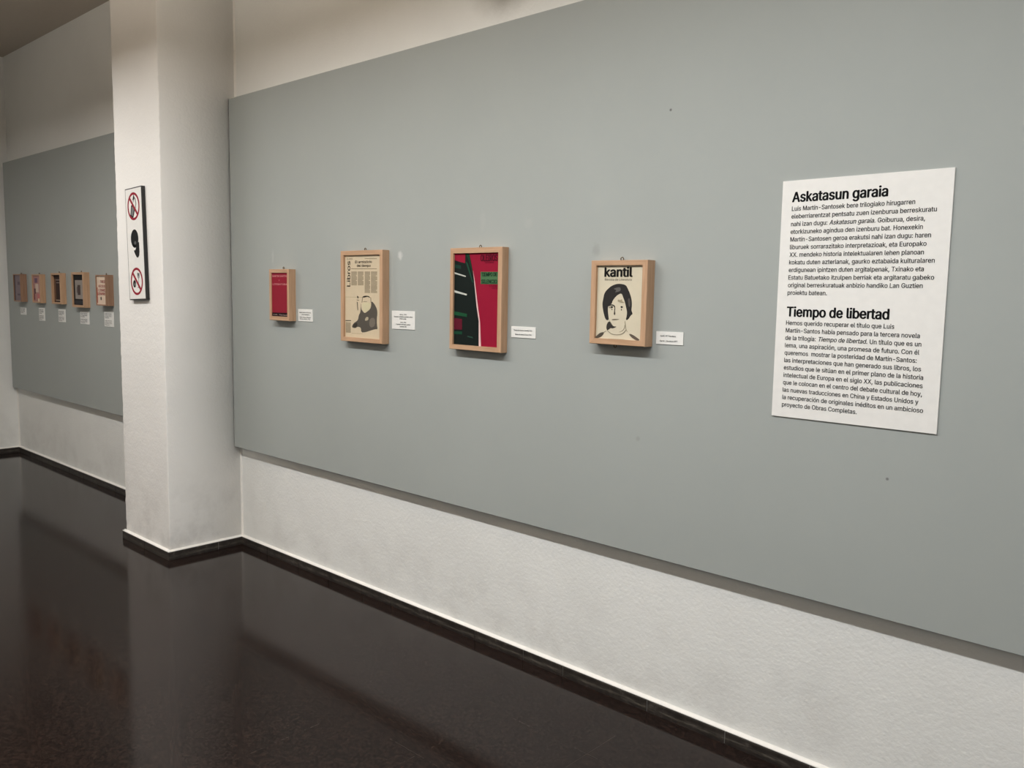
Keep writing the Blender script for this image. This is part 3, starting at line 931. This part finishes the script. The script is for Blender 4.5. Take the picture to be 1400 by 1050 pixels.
inkp(pr, 'printed_shapes', y, [(rect(o, .14, .86, .20, .82), (150, 142, 136)), (rect(o, .38, .66, .33, .66), (78, 64, 62)), (rect(o, .3, .38, .4, .6), (112, 100, 96)), (rect(o, .05, .95, .03, .15), (52, 52, 56))])
t, pr, y, o = far('small framed cream print with red lettering beside the pillar edge', -6.335, -6.160, 1.403, 1.622, 0.056, ink(222, 200, 180), 0.009, 0.007, 'wood_brown')
mb = MB()
l, r, b, tp = o
for i, (s, wv, z) in enumerate((('TRES', .5, .76), ('VECES', .75, .60), ('LIBRE', .75, .46), ('SIEMPRE', .85, .33))):
    write(mb, s, l + (r - l) * (.9 - wv), b + (tp - b) * z, (r - l) * wv, 0.027, y - .0006, 0.0, fat=.025)
mb.build('title_lettering', ink(146, 36, 44), pr)
inkp(pr, 'printed_shapes', y, [(ellipse(l + (r - l) * .42, b + (tp - b) * .21, .011, .013, 20), (74, 72, 70)), (rect(o, 0, .06, .05, .6), (168, 70, 70))])


# ------------------------------------------------------------------ caption cards
def caption(label, c, w, hgt, tilt, lines, group, size, dark=True):
    t = thing('caption_card', label, 'caption card', (c[0], YP, c[1]), group, math.radians(-tilt))
    MB().box(-w / 2, w / 2, -0.003, 0, -hgt / 2, hgt / 2, 0, 0.0004).build('card', M['card'], t)
    mb = MB()
    for (s, cx, z, wd) in lines:
        write(mb, s, cx - wd / 2, z, wd, size, -0.0033, 0.0, fat=0.012)
    mb.build('lettering', M['ink' if dark else 'soft_ink'], t)


CG = 'white caption cards beside the prints on the large panel'
caption('white caption card right of the portrait cover', (-1.5605, 1.4037), 0.1081, 0.0442, 0.4,
        [('Kantil. Nº7 literatura', -.006, .0045, .061), ('Kantil. Literatura Nº7', -.003, -.0130, .070)], CG, 0.0085)
caption('white caption card right of the crimson and green cover', (-2.2379, 1.3933), 0.1302, 0.0445, 0.3,
        [('Tiempo de silencio. Urtarrila 1966', -.002, .0045, .098), ('Tiempo de silencio. Enero 1966', 0, -.0120, .088)], CG, 0.0085)
caption('white caption card with six lines, right of the newspaper page', (-2.9773, 1.4155), 0.1622, 0.0834, 0.5,
        [('Libros, 1986', 0, .0225, .049), ('Tiempoaren armistizioa egunkariko azalean', 0, .0125, .132), ('1986ko iraila', -.002, .0030, .047),
         ('Libros, 1986', 0, -.0130, .041), ('El armisticio del tiempo, portada', 0, -.0225, .100), ('Septiembre 1986', 0, -.0325, .047)], CG, 0.0085)
caption('white caption card with four lines, right of the red book cover', (-3.7644, 1.4125), 0.1317, 0.0628, 0.4,
        [('Martín Santos eta literatura', 0, .0115, .103), ('Lehen argitalpena', .002, .0010, .072), ('Martín Santos y literatura', 0, -.0130, .100), ('Primera edición, 1963', -.002, -.0220, .092)], CG, 0.0085)
CF = 'white caption cards below the prints on the far panel'
for label, c, w, hgt, blocks in (
        ('small white caption card under the dull mauve print', (-8.044, 1.312), 0.140, 0.0607, 1),
        ('white caption card under the pinkish patterned print', (-7.599, 1.299), 0.132, 0.1046, 2),
        ('white caption card under the dark brown print', (-7.155, 1.301), 0.146, 0.1001, 2),
        ('white caption card under the black print with a grey rectangle', (-6.696, 1.300), 0.172, 0.0963, 2),
        ('white caption card under the cream print with red lettering', (-6.2515, 1.306), 0.162, 0.1089, 2)):
    ls = []
    words = ['Luis Martín-Santos, Tiempo', 'de silencio. Argitalpena', 'eta itzulpena, hainbat', 'hizkuntzatan, liburua', 'Luis Martín-Santos, Tiempo', 'de silencio. Edición y', 'traducción en varios', 'idiomas, libro']
    nl = 4 * blocks
    for i in range(nl):
        gap = 0.10 * hgt if (blocks == 2 and i >= 4) else 0.0
        zz = hgt * 0.36 - i * (hgt * 0.74) / nl - gap - .002
        wd = w * (0.74 if i % 4 < 3 else 0.45)
        ls.append((words[i], -w * .07 if i % 4 < 3 else -w * .2, zz, wd))
    caption(label, c, w, hgt, 0.4, ls, CF, 0.0078, True)

# ------------------------------------------------------------------ prohibition sign on the pillar
SW, SH, SD = 0.212, 0.626, 0.020
sg = thing('pictogram_sign', 'tall narrow white sign of three pictograms with black edges on the pillar', 'sign', (-4.803, -PD - .0005, 1.783), None, math.radians(-2.0))
MB().box(-SW / 2, SW / 2, -SD, 0.004, -SH / 2, SH / 2, 0, 0.001).build('backing_box', M['black'], sg)
MB().box(-SW / 2 + .0075, SW / 2 - .005, -SD - .0012, -SD, -SH / 2 + .006, SH / 2 - .006).build('face_sheet', M['board'], sg)
RED = (146, 30, 48)
ys = -SD - .0012
phone = MB()
phone.plate([(-.046, .158), (-.012, .138), (.020, .196), (-.014, .222), (-.030, .215)], ys, .0003, 0)
phone.plate([(-.036, .166), (-.016, .154), (.010, .198), (-.012, .210), (-.024, .204)], ys, .0005, 1)
phone.plate([(-.006, .232), (.008, .268), (.028, .250), (.036, .222), (.024, .190), (.018, .194), (.027, .222), (.020, .244), (.008, .252), (.002, .230)], ys, .0003, 1)
phone.plate([(-.008, .244), (.006, .276), (.014, .262), (.012, .250), (.004, .240)], ys, .0005, 0)
phone.build('phone_pictogram', [ink(30, 30, 31), ink(122, 122, 122)], sg)
for nm, cz in (('prohibition_ring', 0.209), ('prohibition_ring', -0.209)):
    rg = MB()
    ring(rg, 0.0, cz, 0.064, 0.077, ys, 0.0007)
    q = 0.0475
    s_ = 0.0055
    rg.plate([(-q - s_, cz + q - s_), (q - s_, cz - q - s_), (q + s_, cz - q + s_), (-q + s_, cz + q + s_)], ys, 0.0006)
    rg.build(nm, ink(*RED), sg)
head = MB()
head.plate(ellipse(-.004, .030, .048, .051, 40), ys, .0003, 0)
head.plate([(-.034, -.004), (-.016, -.014), (.014, -.012), (.020, .004), (-.010, -.008), (-.026, .004)], ys, .0003, 0)
head.plate(ellipse(.002, .006, .014, .010, 20), ys, .0005, 1)
head.plate([(-.016, -.032), (-.006, -.036), (.006, -.028), (.012, -.012), (.026, .006), (.034, .004), (.050, .010), (.052, -.046), (.046, -.066), (.030, -.078), (.012, -.074), (-.004, -.058), (-.018, -.040)], ys, .0004, 0)
head.build('silence_pictogram', [ink(28, 28, 29), ink(96, 96, 96)], sg)
food = MB()
food.plate([(.008, -.160), (.040, -.164), (.038, -.186), (.027, -.196), (.025, -.238), (.038, -.243), (.038, -.247), (.008, -.245), (.008, -.241), (.020, -.238), (.021, -.196), (.010, -.184)], ys, .0003, 0)
food.plate([(.014, -.164), (.034, -.167), (.032, -.180), (.016, -.178)], ys, .0005, 1)
food.plate(ellipse(-.030, -.222, .019, .021, 30), ys, .0003, 2)
food.plate([(-.032, -.203), (-.028, -.203), (-.024, -.192), (-.027, -.191)], ys, .0003, 2)
food.plate(ellipse(-.024, -.226, .006, .008, 16), ys, .0005, 0)
food.build('food_pictogram', [ink(150, 150, 150), ink(90, 90, 92), ink(30, 30, 31)], sg)
